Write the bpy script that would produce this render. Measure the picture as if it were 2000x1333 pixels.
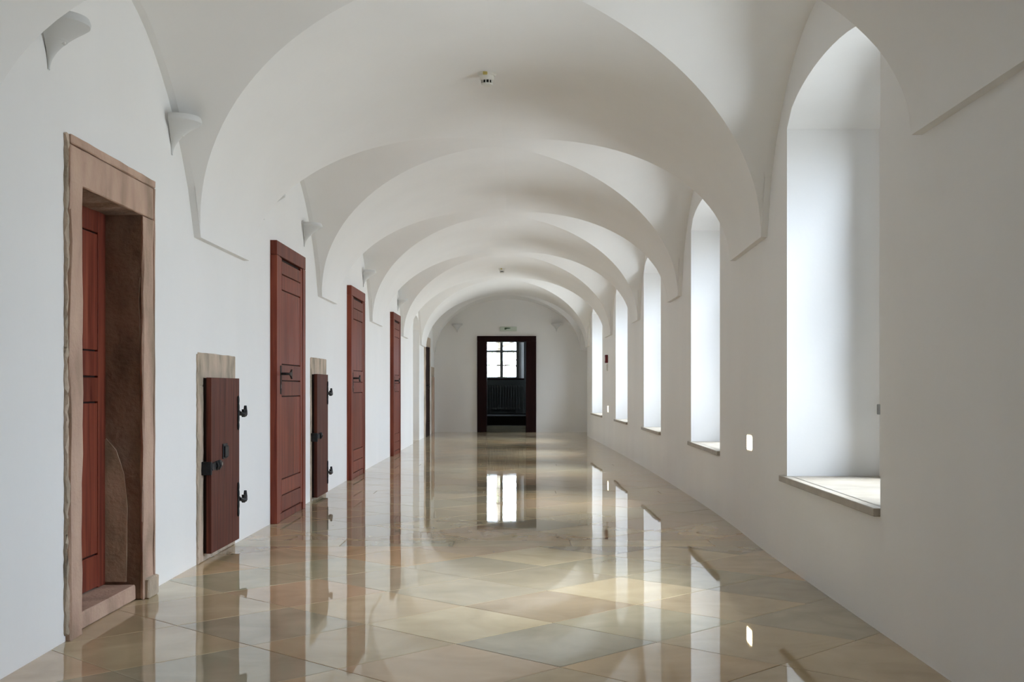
import bpy, bmesh, math, random
from mathutils import Vector, Matrix
random.seed(7)
PI = math.pi
for o in list(bpy.data.objects): bpy.data.objects.remove(o)
SC = bpy.context.scene
C = SC.collection

# ------------------------------------------------------------------ camera
EYE = 1.05
FPX = 2290.0
cam_d = bpy.data.cameras.new('camera')
cam = bpy.data.objects.new('camera', cam_d); C.objects.link(cam)
cam.location = (0, 0, EYE); cam.rotation_euler = (PI / 2, 0, 0)
cam_d.sensor_fit = 'HORIZONTAL'; cam_d.sensor_width = 36.0
cam_d.lens = FPX / 2000 * 36.0
cam_d.shift_x = -(1011 - 1000) / 2000
cam_d.shift_y = (758 - 666.5) / 2000
cam_d.clip_start = 0.05; cam_d.clip_end = 300
SC.camera = cam

# ------------------------------------------------------------------ sky, exposure
SKY = 4.0
SUN = 6.0            # hazy sun behind thin cloud, over the garden to the right
EXPOSURE = 1.12
SC.view_settings.view_transform = 'Standard'
SC.view_settings.look = 'None'
SC.view_settings.gamma = 1.0
SC.view_settings.use_curve_mapping = False
SC.view_settings.exposure = EXPOSURE
try:
    SC.cycles.max_bounces = 14
    SC.cycles.diffuse_bounces = 9
    SC.cycles.glossy_bounces = 5
    SC.cycles.transparent_max_bounces = 12
    SC.cycles.caustics_reflective = False
except Exception:
    pass
world = bpy.data.worlds.new('overcast_sky'); SC.world = world
world.use_nodes = True
wn = world.node_tree.nodes; wl = world.node_tree.links
wn.clear()
wo = wn.new('ShaderNodeOutputWorld'); wb = wn.new('ShaderNodeBackground')
tc = wn.new('ShaderNodeTexCoord'); sp = wn.new('ShaderNodeSeparateXYZ')
rmp = wn.new('ShaderNodeValToRGB')
mp = wn.new('ShaderNodeMapRange')
mp.inputs['From Min'].default_value = -1; mp.inputs['From Max'].default_value = 1
wl.new(tc.outputs['Generated'], sp.inputs[0]); wl.new(sp.outputs['Z'], mp.inputs['Value'])
wl.new(mp.outputs[0], rmp.inputs[0]); wl.new(rmp.outputs[0], wb.inputs['Color'])
wl.new(wb.outputs[0], wo.inputs['Surface'])
# bright thinly overcast sky, lighter towards the zenith; pale sunlit gravel court below the horizon
els = rmp.color_ramp.elements
els[0].position = 0.0; els[0].color = (0.92, 0.97, 1.04, 1)
els[1].position = 1.0; els[1].color = (2.38, 2.68, 3.25, 1)
e = els.new(0.485); e.color = (0.90, 0.95, 1.03, 1)
e = els.new(0.51); e.color = (1.05, 1.2, 1.47, 1)
wb.inputs['Strength'].default_value = SKY
sun_d = bpy.data.lights.new('hazy_sun', 'SUN'); sun_d.energy = SUN; sun_d.angle = math.radians(38); sun_d.color = (1.0, 0.985, 0.96)
sun = bpy.data.objects.new('hazy_sun', sun_d); C.objects.link(sun)
SUN_EL, SUN_AZ = math.radians(46), math.radians(10)     # azimuth measured from the corridor's right, towards the viewer
sun.rotation_euler = Vector((-math.cos(SUN_EL) * math.cos(SUN_AZ), math.cos(SUN_EL) * math.sin(SUN_AZ), -math.sin(SUN_EL))).to_track_quat('-Z', 'Y').to_euler()

# ------------------------------------------------------------------ materials
def srgb(r, g, b):
    f = lambda c: (c / 255 / 12.92) if c / 255 <= 0.04045 else ((c / 255 + 0.055) / 1.055) ** 2.4
    return (f(r), f(g), f(b), 1)

def new_mat(name):
    m = bpy.data.materials.new(name); m.use_nodes = True
    nt = m.node_tree; nt.nodes.clear()
    out = nt.nodes.new('ShaderNodeOutputMaterial'); bs = nt.nodes.new('ShaderNodeBsdfPrincipled')
    nt.links.new(bs.outputs[0], out.inputs['Surface'])
    return m, nt, bs

def noise_mat(name, cols, scale=(4, 4, 4), detail=5, rough=0.6, bump=0.0, bump_scale=60, metallic=0.0, dist=0.0,
              ior=1.45, rough_var=0.0, nscale=1.0):
    m, nt, bs = new_mat(name)
    N = nt.nodes; L = nt.links
    t = N.new('ShaderNodeTexCoord'); mapn = N.new('ShaderNodeMapping'); mapn.inputs['Scale'].default_value = scale
    nz = N.new('ShaderNodeTexNoise'); nz.inputs['Scale'].default_value = nscale; nz.inputs['Detail'].default_value = detail
    nz.inputs['Distortion'].default_value = dist
    r = N.new('ShaderNodeValToRGB')
    el = r.color_ramp.elements
    n = len(cols)
    pos = [0.3 + 0.4 * i / max(1, n - 1) for i in range(n)]
    el[0].position = pos[0]; el[0].color = cols[0]
    el[1].position = pos[-1]; el[1].color = cols[-1]
    for i in range(1, n - 1):
        k = el.new(pos[i]); k.color = cols[i]
    L.new(t.outputs['Object'], mapn.inputs[0]); L.new(mapn.outputs[0], nz.inputs['Vector'])
    L.new(nz.outputs['Fac'], r.inputs[0]); L.new(r.outputs[0], bs.inputs['Base Color'])
    bs.inputs['Roughness'].default_value = rough; bs.inputs['Metallic'].default_value = metallic
    bs.inputs['IOR'].default_value = ior
    if bump:
        n2 = N.new('ShaderNodeTexNoise'); n2.inputs['Scale'].default_value = bump_scale; n2.inputs['Detail'].default_value = 4
        L.new(t.outputs['Object'], n2.inputs['Vector'])
        b = N.new('ShaderNodeBump'); b.inputs['Strength'].default_value = bump; b.inputs['Distance'].default_value = 0.01
        L.new(n2.outputs['Fac'], b.inputs['Height']); L.new(b.outputs[0], bs.inputs['Normal'])
    return m

def wood_mat(name, c0, c1, c2, rough=0.42):
    m, nt, bs = new_mat(name)
    N = nt.nodes; L = nt.links
    t = N.new('ShaderNodeTexCoord'); mapn = N.new('ShaderNodeMapping'); mapn.inputs['Scale'].default_value = (30, 30, 1.6)
    nz = N.new('ShaderNodeTexNoise'); nz.inputs['Scale'].default_value = 1.0; nz.inputs['Detail'].default_value = 6
    nz.inputs['Distortion'].default_value = 0.6
    r = N.new('ShaderNodeValToRGB'); el = r.color_ramp.elements
    el[0].position = 0.28; el[0].color = c0; el[1].position = 0.75; el[1].color = c2
    k = el.new(0.5); k.color = c1
    oi = N.new('ShaderNodeObjectInfo')
    add = N.new('ShaderNodeVectorMath'); add.operation = 'ADD'
    mul = N.new('ShaderNodeMath'); mul.operation = 'MULTIPLY'; mul.inputs[1].default_value = 17.0
    L.new(oi.outputs['Random'], mul.inputs[0]); L.new(mul.outputs[0], add.inputs[1])
    L.new(t.outputs['Object'], add.inputs[0]); L.new(add.outputs[0], mapn.inputs[0])
    L.new(mapn.outputs[0], nz.inputs['Vector']); L.new(nz.outputs['Fac'], r.inputs[0])
    hsv = N.new('ShaderNodeHueSaturation')
    vm = N.new('ShaderNodeMapRange'); vm.inputs['To Min'].default_value = 0.82; vm.inputs['To Max'].default_value = 1.18
    L.new(oi.outputs['Random'], vm.inputs['Value']); L.new(vm.outputs[0], hsv.inputs['Value'])
    L.new(r.outputs[0], hsv.inputs['Color']); L.new(hsv.outputs[0], bs.inputs['Base Color'])
    bs.inputs['Roughness'].default_value = rough; bs.inputs['Specular IOR Level'].default_value = 0.14
    b = N.new('ShaderNodeBump'); b.inputs['Strength'].default_value = 0.25; b.inputs['Distance'].default_value = 0.004
    L.new(nz.outputs['Fac'], b.inputs['Height']); L.new(b.outputs[0], bs.inputs['Normal'])
    return m

M = {}
M['plaster'] = noise_mat('white_lime_plaster', [(0.815, 0.81, 0.80, 1), (0.85, 0.845, 0.835, 1)], (1.2, 1.2, 0.7), 4, 0.85, 0.22, 7)
M['door_wood'] = wood_mat('red_brown_oak', srgb(88, 40, 32), srgb(118, 58, 45), srgb(138, 74, 54))
M['hatch_wood'] = wood_mat('dark_brown_oak', srgb(60, 31, 26), srgb(86, 46, 37), srgb(104, 60, 47), 0.55)
M['dark_wood'] = wood_mat('dark_mahogany', srgb(24, 7, 7), srgb(30, 9, 9), srgb(36, 12, 11), 0.65)
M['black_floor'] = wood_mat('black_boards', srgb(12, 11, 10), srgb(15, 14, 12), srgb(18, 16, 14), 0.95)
M['gap'] = noise_mat('shadow_gap_wood', [(0.012, 0.006, 0.005, 1), (0.02, 0.01, 0.008, 1)], rough=0.9)
M['sandstone'] = noise_mat('pink_grey_sandstone', [srgb(150, 130, 112), srgb(186, 156, 138), srgb(200, 172, 152)], (5, 5, 2.2), 7, 0.9, 0.5, 45)
M['sandstone_dark'] = noise_mat('weathered_sandstone', [srgb(96, 82, 70), srgb(134, 110, 94), srgb(150, 126, 110)], (5, 5, 3), 7, 0.95, 0.8, 35)  # darker copy of the sandstone, with the recess shade put into its colour
M['sandstone_grey'] = noise_mat('grey_rough_sandstone', [srgb(146, 136, 120), srgb(182, 166, 148), srgb(206, 184, 166)], (9, 9, 4), 8, 0.95, 0.7, 40)
M['sill'] = noise_mat('grey_stone_sill', [srgb(160, 152, 140), srgb(178, 171, 160)], (6, 6, 6), 6, 0.5, 0.1, 60)
M['iron'] = noise_mat('black_wrought_iron', [(0.006, 0.006, 0.007, 1), (0.014, 0.014, 0.015, 1)], (20, 20, 20), 3, 0.5, 0.3, 80, metallic=0.3)
M['steel'] = noise_mat('grey_steel', [(0.25, 0.25, 0.25, 1), (0.32, 0.32, 0.32, 1)], (20, 20, 20), 3, 0.4, metallic=0.7)
M['sconce'] = noise_mat('matt_white_ceramic', [(0.64, 0.65, 0.65, 1), (0.67, 0.68, 0.68, 1)], (3, 3, 3), 2, 0.55)
M['white_paint'] = noise_mat('white_painted_wood', [(0.76, 0.76, 0.74, 1), (0.8, 0.8, 0.78, 1)], (3, 3, 3), 2, 0.45)
M['grey_paint'] = noise_mat('grey_painted_wood', [(0.30, 0.31, 0.29, 1), (0.34, 0.35, 0.33, 1)], (3, 3, 3), 2, 0.45)
M['plastic'] = noise_mat('cream_plastic', [(0.70, 0.69, 0.64, 1), (0.74, 0.73, 0.68, 1)], (3, 3, 3), 2, 0.4)
M['amber'] = noise_mat('amber_plastic', [(0.45, 0.36, 0.10, 1), (0.5, 0.4, 0.12, 1)], (3, 3, 3), 2, 0.35)
M['black'] = noise_mat('black_void', [(0.004, 0.004, 0.004, 1), (0.006, 0.006, 0.006, 1)], rough=0.9)
M['red'] = noise_mat('dark_red_plastic', [srgb(96, 10, 16), srgb(104, 12, 20)], (3, 3, 3), 2, 0.4)
M['sign'] = noise_mat('pale_green_sign_face', [srgb(196, 206, 194), srgb(202, 212, 200)], (3, 3, 3), 2, 0.4)
M['sign_green'] = noise_mat('dark_green_print', [srgb(58, 78, 56), srgb(62, 84, 60)], (3, 3, 3), 2, 0.5)
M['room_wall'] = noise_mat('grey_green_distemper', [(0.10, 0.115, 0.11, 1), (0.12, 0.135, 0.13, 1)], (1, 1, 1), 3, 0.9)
M['radiator'] = noise_mat('grey_radiator_enamel', [(0.10, 0.11, 0.105, 1), (0.12, 0.13, 0.125, 1)], (2, 2, 2), 2, 0.4)
M['grout'] = noise_mat('stone_grout', [srgb(120, 110, 96), srgb(140, 130, 114)], (10, 10, 10), 4, 0.9)
M['leaf'] = noise_mat('pale_spring_leaf', [(0.20, 0.34, 0.09, 1), (0.42, 0.55, 0.2, 1)], (3, 3, 3), 3, 0.5)
M['bark'] = noise_mat('grey_bark', [(0.10, 0.08, 0.06, 1), (0.17, 0.14, 0.11, 1)], (8, 8, 3), 5, 0.9, 0.6, 30)
M['meadow'] = noise_mat('garden_grass', [(0.10, 0.15, 0.05, 1), (0.16, 0.22, 0.08, 1)], (2, 2, 2), 6, 0.9)

def glow_mat(name, col, strength):
    m, nt, bs = new_mat(name)
    t = nt.nodes.new('ShaderNodeTexCoord'); nz = nt.nodes.new('ShaderNodeTexNoise'); nz.inputs['Scale'].default_value = 3
    r = nt.nodes.new('ShaderNodeValToRGB'); r.color_ramp.elements[0].color = col
    r.color_ramp.elements[1].color = tuple(min(1, c * 1.05) for c in col[:3]) + (1,)
    nt.links.new(t.outputs['Object'], nz.inputs['Vector']); nt.links.new(nz.outputs['Fac'], r.inputs[0])
    nt.links.new(r.outputs[0], bs.inputs['Emission Color']); bs.inputs['Emission Strength'].default_value = strength
    bs.inputs['Base Color'].default_value = (0.8, 0.7, 0.5, 1)
    return m
M['step'] = noise_mat('dark_slate_step', [srgb(62, 62, 54), srgb(76, 76, 66)], (5, 5, 5), 5, 0.6)
M['lamp'] = glow_mat('warm_step_lamp_glass', (1.0, 0.76, 0.42, 1), 9.0)

def glass_mat():
    m = bpy.data.materials.new('clear_window_glass'); m.use_nodes = True
    nt = m.node_tree; nt.nodes.clear()
    out = nt.nodes.new('ShaderNodeOutputMaterial'); mix = nt.nodes.new('ShaderNodeMixShader')
    tr = nt.nodes.new('ShaderNodeBsdfTransparent'); gl = nt.nodes.new('ShaderNodeBsdfGlossy')
    tr.inputs['Color'].default_value = (0.95, 0.97, 0.96, 1); gl.inputs['Roughness'].default_value = 0.02
    fr = nt.nodes.new('ShaderNodeFresnel'); fr.inputs['IOR'].default_value = 1.3
    nt.links.new(fr.outputs[0], mix.inputs[0]); nt.links.new(tr.outputs[0], mix.inputs[1]); nt.links.new(gl.outputs[0], mix.inputs[2])
    nt.links.new(mix.outputs[0], out.inputs['Surface'])
    return m
M['glass'] = glass_mat()

def tile_mat():
    m, nt, bs = new_mat('polished_limestone')
    N = nt.nodes; L = nt.links
    oi = N.new('ShaderNodeObjectInfo'); t = N.new('ShaderNodeTexCoord'); geo = N.new('ShaderNodeNewGeometry')
    nz = N.new('ShaderNodeTexNoise'); nz.inputs['Scale'].default_value = 3.2; nz.inputs['Detail'].default_value = 7
    nz.inputs['Distortion'].default_value = 0.8
    L.new(geo.outputs['Position'], nz.inputs['Vector'])
    r = N.new('ShaderNodeValToRGB'); r.color_ramp.elements[0].position = 0.3; r.color_ramp.elements[1].position = 0.72
    r.color_ramp.elements[0].color = (0.84, 0.82, 0.79, 1); r.color_ramp.elements[1].color = (1.08, 1.08, 1.08, 1)
    mix = N.new('ShaderNodeMix'); mix.data_type = 'RGBA'; mix.blend_type = 'MULTIPLY'; mix.inputs['Factor'].default_value = 1.0
    L.new(nz.outputs['Fac'], r.inputs[0]); L.new(oi.outputs['Color'], mix.inputs['A']); L.new(r.outputs[0], mix.inputs['B'])
    L.new(mix.outputs['Result'], bs.inputs['Base Color'])
    n2 = N.new('ShaderNodeTexNoise'); n2.inputs['Scale'].default_value = 5; n2.inputs['Detail'].default_value = 3
    L.new(geo.outputs['Position'], n2.inputs['Vector'])
    rr = N.new('ShaderNodeMapRange'); rr.inputs['To Min'].default_value = 0.012; rr.inputs['To Max'].default_value = 0.04
    L.new(n2.outputs['Fac'], rr.inputs['Value']); L.new(rr.outputs[0], bs.inputs['Roughness'])
    bs.inputs['IOR'].default_value = 1.5
    n3 = N.new('ShaderNodeTexNoise'); n3.inputs['Scale'].default_value = 2.2; n3.inputs['Detail'].default_value = 1
    L.new(geo.outputs['Position'], n3.inputs['Vector'])
    b = N.new('ShaderNodeBump'); b.inputs['Strength'].default_value = 0.05; b.inputs['Distance'].default_value = 0.004
    L.new(n3.outputs['Fac'], b.inputs['Height']); L.new(b.outputs[0], bs.inputs['Normal'])
    return m
M['tile'] = tile_mat()

# ------------------------------------------------------------------ helpers
def obj(name, bm, mat, parent=None, smooth=None):
    me = bpy.data.meshes.new(name)
    bmesh.ops.recalc_face_normals(bm, faces=bm.faces[:]) if smooth != 'keep' else None
    bm.to_mesh(me); bm.free()
    o = bpy.data.objects.new(name, me); C.objects.link(o)
    me.materials.append(mat)
    if parent: o.parent = parent
    if smooth not in (None, 'keep'):
        for p in me.polygons: p.use_smooth = True
        me.set_sharp_from_angle(angle=math.radians(smooth))
    return o

def thing(name, loc, label, cat, group=None, rz=0.0):
    o = bpy.data.objects.new(name, None); C.objects.link(o)
    o.empty_display_size = 0.1
    o.location = loc; o.rotation_euler = (0, 0, rz)
    tag(o, label, cat, group)
    return o

def tag(o, label, cat, group=None):
    o['label'] = label; o['category'] = cat
    if group: o['group'] = group
    return o

def struct(o, label=None, cat=None):
    o['kind'] = 'structure'
    if label: o['label'] = label
    if cat: o['category'] = cat
    return o

def box(bm, x0, x1, y0, y1, z0, z1, bev=0.0, jit=0.0, cuts=0):
    b2 = bmesh.new()
    bmesh.ops.create_cube(b2, size=1.0)
    for v in b2.verts:
        v.co = Vector((x0 + (v.co.x + .5) * (x1 - x0), y0 + (v.co.y + .5) * (y1 - y0), z0 + (v.co.z + .5) * (z1 - z0)))
    if bev: bmesh.ops.bevel(b2, geom=b2.edges[:], offset=bev, segments=1, affect='EDGES')
    if cuts:
        longe = [e for e in b2.edges if abs((e.verts[0].co - e.verts[1].co).length - max(x1 - x0, y1 - y0, z1 - z0)) < 3 * bev + 1e-4]
        bmesh.ops.subdivide_edges(b2, edges=longe, cuts=cuts, use_grid_fill=True)
    if jit:
        for v in b2.verts: v.co += Vector([random.uniform(-jit, jit) for _ in range(3)])
    merge(bm, b2)

def merge(bm, b2):
    mp = {}
    for v in b2.verts: mp[v] = bm.verts.new(v.co)
    for f in b2.faces: 
        try: bm.faces.new([mp[v] for v in f.verts])
        except ValueError: pass
    b2.free()

def tube(bm, pts, radii, seg=10, cap=True):
    pts = [Vector(p) for p in pts]
    if not hasattr(radii, '__len__'): radii = [radii] * len(pts)
    rings = []
    up = None
    for i, p in enumerate(pts):
        d = (pts[min(i + 1, len(pts) - 1)] - pts[max(i - 1, 0)]).normalized()
        if up is None:
            up = Vector((0, 0, 1)) if abs(d.z) < 0.9 else Vector((1, 0, 0))
        a = d.cross(up).normalized(); b = a.cross(d).normalized(); up = b
        rings.append([bm.verts.new(p + (a * math.cos(2 * PI * k / seg) + b * math.sin(2 * PI * k / seg)) * radii[i]) for k in range(seg)])
    for r0, r1 in zip(rings, rings[1:]):
        for k in range(seg): bm.faces.new((r0[k], r0[(k + 1) % seg], r1[(k + 1) % seg], r1[k]))
    if cap:
        bm.faces.new(rings[0][::-1]); bm.faces.new(rings[-1])

def lathe(bm, prof, seg=24, origin=(0, 0, 0)):
    o = Vector(origin); rings = []
    for r, z in prof:
        if r < 1e-6: rings.append([bm.verts.new(o + Vector((0, 0, z)))])
        else: rings.append([bm.verts.new(o + Vector((r * math.cos(2 * PI * k / seg), r * math.sin(2 * PI * k / seg), z))) for k in range(seg)])
    for a, b in zip(rings, rings[1:]):
        for k in range(seg):
            q = [a[k % len(a)], a[(k + 1) % len(a)], b[(k + 1) % len(b)], b[k % len(b)]]
            u = []
            for v in q:
                if v not in u: u.append(v)
            if len(u) > 2: bm.faces.new(u)

def prism_x(bm, pts, x0, x1):
    """outline in (y,z), extruded along x"""
    a = [bm.verts.new((x0, y, z)) for y, z in pts]; b = [bm.verts.new((x1, y, z)) for y, z in pts]
    bm.faces.new(a); bm.faces.new(b[::-1])
    n = len(pts)
    for i in range(n): bm.faces.new((a[i], a[(i + 1) % n], b[(i + 1) % n], b[i]))

def prism_y(bm, pts, y0, y1):
    a = [bm.verts.new((x, y0, z)) for x, z in pts]; b = [bm.verts.new((x, y1, z)) for x, z in pts]
    bm.faces.new(a); bm.faces.new(b[::-1])
    n = len(pts)
    for i in range(n): bm.faces.new((a[i], a[(i + 1) % n], b[(i + 1) % n], b[i]))

def interp(pts, y):
    """smooth (Catmull-Rom) interpolation through (y, value) points"""
    if y <= pts[0][0]: return pts[0][1]
    if y >= pts[-1][0]: return pts[-1][1]
    for i in range(len(pts) - 1):
        if pts[i][0] <= y <= pts[i + 1][0]:
            y0, v0 = pts[i]; y1, v1 = pts[i + 1]
            m0 = (v1 - pts[i - 1][1]) / (y1 - pts[i - 1][0]) if i > 0 else (v1 - v0) / (y1 - y0)
            m1 = (pts[i + 2][1] - v0) / (pts[i + 2][0] - y0) if i + 2 < len(pts) else (v1 - v0) / (y1 - y0)
            h = y1 - y0; t = (y - y0) / h
            return ((2 * t**3 - 3 * t**2 + 1) * v0 + (t**3 - 2 * t**2 + t) * h * m0 + (-2 * t**3 + 3 * t**2) * v1 + (t**3 - t**2) * h * m1)

# ------------------------------------------------------------------ plan of the old corridor (metres)
Y_BACK, Y_END, Y_REC = -9.0, 27.75, 25.55
XL_P = [(-5, -1.85), (0, -1.85), (4.2, -1.86), (6.2, -1.90), (9, -1.905), (12, -1.925), (16, -1.95), (20, -1.955), (25, -1.975), (28, -1.98)]
XR_P = [(-5, 1.54), (0, 1.54), (4.18, 1.55), (7.42, 1.585), (8.65, 1.63), (10.4, 1.665), (14, 1.675), (18, 1.645), (20.4, 1.605), (25.6, 1.515), (28, 1.515)]
XL = lambda y: interp(XL_P, y)
XR = lambda y: interp(XR_P, y)
X_REC = 1.95
ZSL = lambda y: 1.945 - 0.0014 * y
ZSR = lambda y: 2.04 - 0.0042 * y
CROWN = 3.15
# bays between the transverse bands: left near/far, right near/far
BAYS = [(-3.9, -1.2, -3.5, -0.8), (0.05, 2.8, 0.5, 3.1), (4.02, 6.9, 4.5, 7.45), (8.15, 11.27, 8.81, 11.98), (12.3, 15.43, 12.86, 15.9),
        (16.66, 19.7, 16.8, 19.95), (20.6, 23.6, 21.0, 24.85), (24.8, 27.5, 25.6, 27.6)]
APEX_L, APEX_R = 2.985, 3.09
PROUD = 0.04
LUN_L, LUN_R = 0.78, 0.64

# ------------------------------------------------------------------ vaulted ceiling
def build_vault():
    bm = bmesh.new()
    NS, MU, KB = 28, 22, 6
    th = [PI / 2 * i / NS for i in range(NS + 1)]
    for side in (-1, 1):
        wallx = XL if side < 0 else XR
        zs = ZSL if side < 0 else ZSR
        apex_w = APEX_L if side < 0 else APEX_R
        LUN_P = LUN_L if side < 0 else LUN_R
        def xat(s, y):
            xc = 0.5 * (XL(y) + XR(y))
            w = wallx(y) - side * PROUD
            return xc + s * (w - xc)
        groin = []
        for b in BAYS:
            ya, yb = (b[0], b[1]) if side < 0 else (b[2], b[3])
            ycs = 0.5 * (ya + yb); hb = 0.5 * (yb - ya); yc0 = 0.25 * sum(b)
            rows = []
            for t in th:
                s = math.cos(t); yc = yc0 + (ycs - yc0) * s
                z0 = zs(yc)
                rise = (CROWN - z0) * math.sin(t)
                R = (CROWN + 0.012 - (CROWN + 0.012 - apex_w) * s * s) - z0
                ratio = min(1.0, max(0.0, rise / R))
                d = hb * math.sqrt(max(0.0, 1 - ratio ** (1 / LUN_P)))
                rows.append((s, yc, d, hb, R, rise))
            groin.append(rows)
            # lunette web
            grid = []
            for i, (s, yc, d, hb, R, rise) in enumerate(rows):
                row = []
                for j in range(MU + 1):
                    u = -1 + 2 * j / MU; v = u * d; y = yc + v
                    z = zs(y) + R * (1 - (v / hb) ** 2) ** LUN_P if abs(v) < hb else zs(y)
                    row.append(bm.verts.new((xat(s, y), y, z)))
                if i == 0:
                    lead = []
                    out = X_REC + 0.2 if (side > 0 and b[2] > 25) else None
                    for vtx in row:
                        x = out if out else wallx(vtx.co.y) + side * 0.05
                        lead.append(bm.verts.new((x, vtx.co.y, vtx.co.z)))
                    grid.append(lead)
                grid.append(row)
            for r0, r1 in zip(grid, grid[1:]):
                for j in range(MU):
                    bm.faces.new((r0[j], r0[j + 1], r1[j + 1], r1[j]))
        # bands of barrel vault between the bays
        nb = len(BAYS)
        for k in range(nb + 1):
            rows = []
            for i, t in enumerate(th):
                s = math.cos(t)
                if k == 0: y0 = Y_BACK - 0.05
                else:
                    g = groin[k - 1][i]; y0 = g[1] + g[2]
                if k == nb: y1 = Y_END + 0.05
                else:
                    g = groin[k][i]; y1 = g[1] - g[2]
                row = []
                for q in range(KB + 1):
                    y = y0 + (y1 - y0) * q / KB
                    row.append(bm.verts.new((xat(s, y), y, zs(y) + (CROWN - zs(y)) * math.sin(t))))
                if i == 0:   # little ledge under the springing
                    ledge = [bm.verts.new((wallx(v.co.y) + side * 0.03, v.co.y, v.co.z)) for v in row]
                    rows.append(ledge)
                rows.append(row)
            for r0, r1 in zip(rows, rows[1:]):
                for q in range(KB):
                    bm.faces.new((r0[q], r0[q + 1], r1[q + 1], r1[q]))
    bmesh.ops.remove_doubles(bm, verts=bm.verts[:], dist=2e-3)
    o = obj('ceiling', bm, M['plaster'], smooth=11)
    struct(o, 'white plastered groin vault with broad transverse bands over the corridor', 'ceiling')
build_vault()

bm_r = bmesh.new()
box_args = [(-2.7, 3.0, Y_BACK - .3, Y_END + .5, 3.26, 3.4)]  # unseen slab added over the vault so no daylight leaks in
# ------------------------------------------------------------------ walls
def wall_mesh(xf, side, y0, y1, ztop, openings, step=0.4):
    """wall along y at x = xf(y); openings: dict(y0,y1,z0,zs,rise,depth,back=(ya,yb,za,zb,outer)|None)"""
    bm = bmesh.new()
    ys = set()
    y = y0
    while y < y1: ys.add(round(y, 4)); y += step
    ys.add(y1)
    for o in openings:
        ys = {v for v in ys if not (o['y0'] - 0.05 < v < o['y1'] + 0.05)}
        n = 14
        for i in range(n + 1): ys.add(round(o['y0'] + (o['y1'] - o['y0']) * i / n, 5))
    ys = sorted(ys)
    V = lambda x, y, z: bm.verts.new((x, y, z))
    def q(*c): bm.faces.new([V(*p) for p in c])
    def head(o, y):
        u = (y - (o['y0'] + o['y1']) / 2) / ((o['y1'] - o['y0']) / 2)
        return o['zs'] + o['rise'] * math.sqrt(max(0, 1 - min(1, u * u) * 0.999)) if o['rise'] else o['zs']
    for a, b in zip(ys, ys[1:]):
        mid = (a + b) / 2
        op = next((o for o in openings if o['y0'] < mid < o['y1']), None)
        xa, xb = xf(a), xf(b)
        if not op:
            zl = [-0.02] + sorted({round(v, 4) for o_ in openings for v in (o_['z0'], o_['zs']) if v > 0}) + [ztop]
            for z0, z1 in zip(zl, zl[1:]): q((xa, a, z0), (xb, b, z0), (xb, b, z1), (xa, a, z1))
        else:
            D = side * op['depth']
            ha, hb = head(op, a), head(op, b)
            if op['z0'] > 0:
                q((xa, a, -0.02), (xb, b, -0.02), (xb, b, op['z0']), (xa, a, op['z0']))
                q((xa, a, op['z0']), (xb, b, op['z0']), (xb + D, b, op['z0']), (xa + D, a, op['z0']))
            q((xa, a, ha), (xb, b, hb), (xb, b, ztop), (xa, a, ztop))
            q((xa, a, ha), (xb, b, hb), (xb + D, b, hb), (xa + D, a, ha))
            if op.get('back') is None:
                q((xa + D, a, op['z0']), (xb + D, b, op['z0']), (xb + D, b, hb), (xa + D, a, ha))
    for op in openings:
        D = side * op['depth']
        for yy in (op['y0'], op['y1']):
            x = xf(yy); h = head(op, yy)
            q((x, yy, op['z0']), (x + D, yy, op['z0']), (x + D, yy, h), (x, yy, h))
        bk = op.get('back')
        if bk:
            ya, yb, za, zb, outer = bk
            xa, xb = xf(op['y0']) + D, xf(op['y1']) + D
            xx = lambda y: xa + (xb - xa) * (y - op['y0']) / (op['y1'] - op['y0'])
            cols = sorted({op['y0'], ya, yb, op['y1']} | {round(op['y0'] + (op['y1'] - op['y0']) * i / 14, 5) for i in range(15)})
            for a, b in zip(cols, cols[1:]):
                m_ = (a + b) / 2
                ha, hb = head(op, a), head(op, b)
                if ya < m_ < yb:
                    q((xx(a), a, op['z0']), (xx(b), b, op['z0']), (xx(b), b, za), (xx(a), a, za))
                    q((xx(a), a, zb), (xx(b), b, zb), (xx(b), b, hb), (xx(a), a, ha))
                else:
                    q((xx(a), a, op['z0']), (xx(b), b, op['z0']), (xx(b), b, hb), (xx(a), a, ha))
            O = side * outer
            for yy in (ya, yb): q((xx(yy), yy, za), (xx(yy) + O, yy, za), (xx(yy) + O, yy, zb), (xx(yy), yy, zb))
            for z in (za, zb): q((xx(ya), ya, z), (xx(yb), yb, z), (xx(yb) + O, yb, z), (xx(ya) + O, ya, z))
    bmesh.ops.remove_doubles(bm, verts=bm.verts[:], dist=1e-4)
    return bm

for b_ in box_args: box(bm_r, *b_)
struct(obj('ceiling_slab', bm_r, M['plaster']), 'slab closing the space above the vault', 'ceiling')
# windows of the right wall: near edge, far edge of the niche
WINS = [(0.9, 1.95), (5.03, 6.86), (9.58, 11.3), (13.72, 15.5), (17.6, 19.4), (21.85, 24.15)]  # first one is unseen, added and narrowed to balance the foreground light
SILL_Z, SPRING_Z, ARCH_RISE, NICHE = 0.515, 2.56, 0.195, 0.54
AP_IN, AP_OUT = 0.16, 0.22        # how much narrower the outer opening is, and its depth
ops_r = []
for a, b in WINS:
    ops_r.append(dict(y0=a, y1=b, z0=SILL_Z - 0.02, zs=SPRING_Z, rise=ARCH_RISE, depth=NICHE,
                      back=(a + AP_IN, b - AP_IN, SILL_Z + 0.06, 2.50, AP_OUT)))
bmr = wall_mesh(XR, 1, Y_BACK, Y_REC, 3.25, ops_r)
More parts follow.
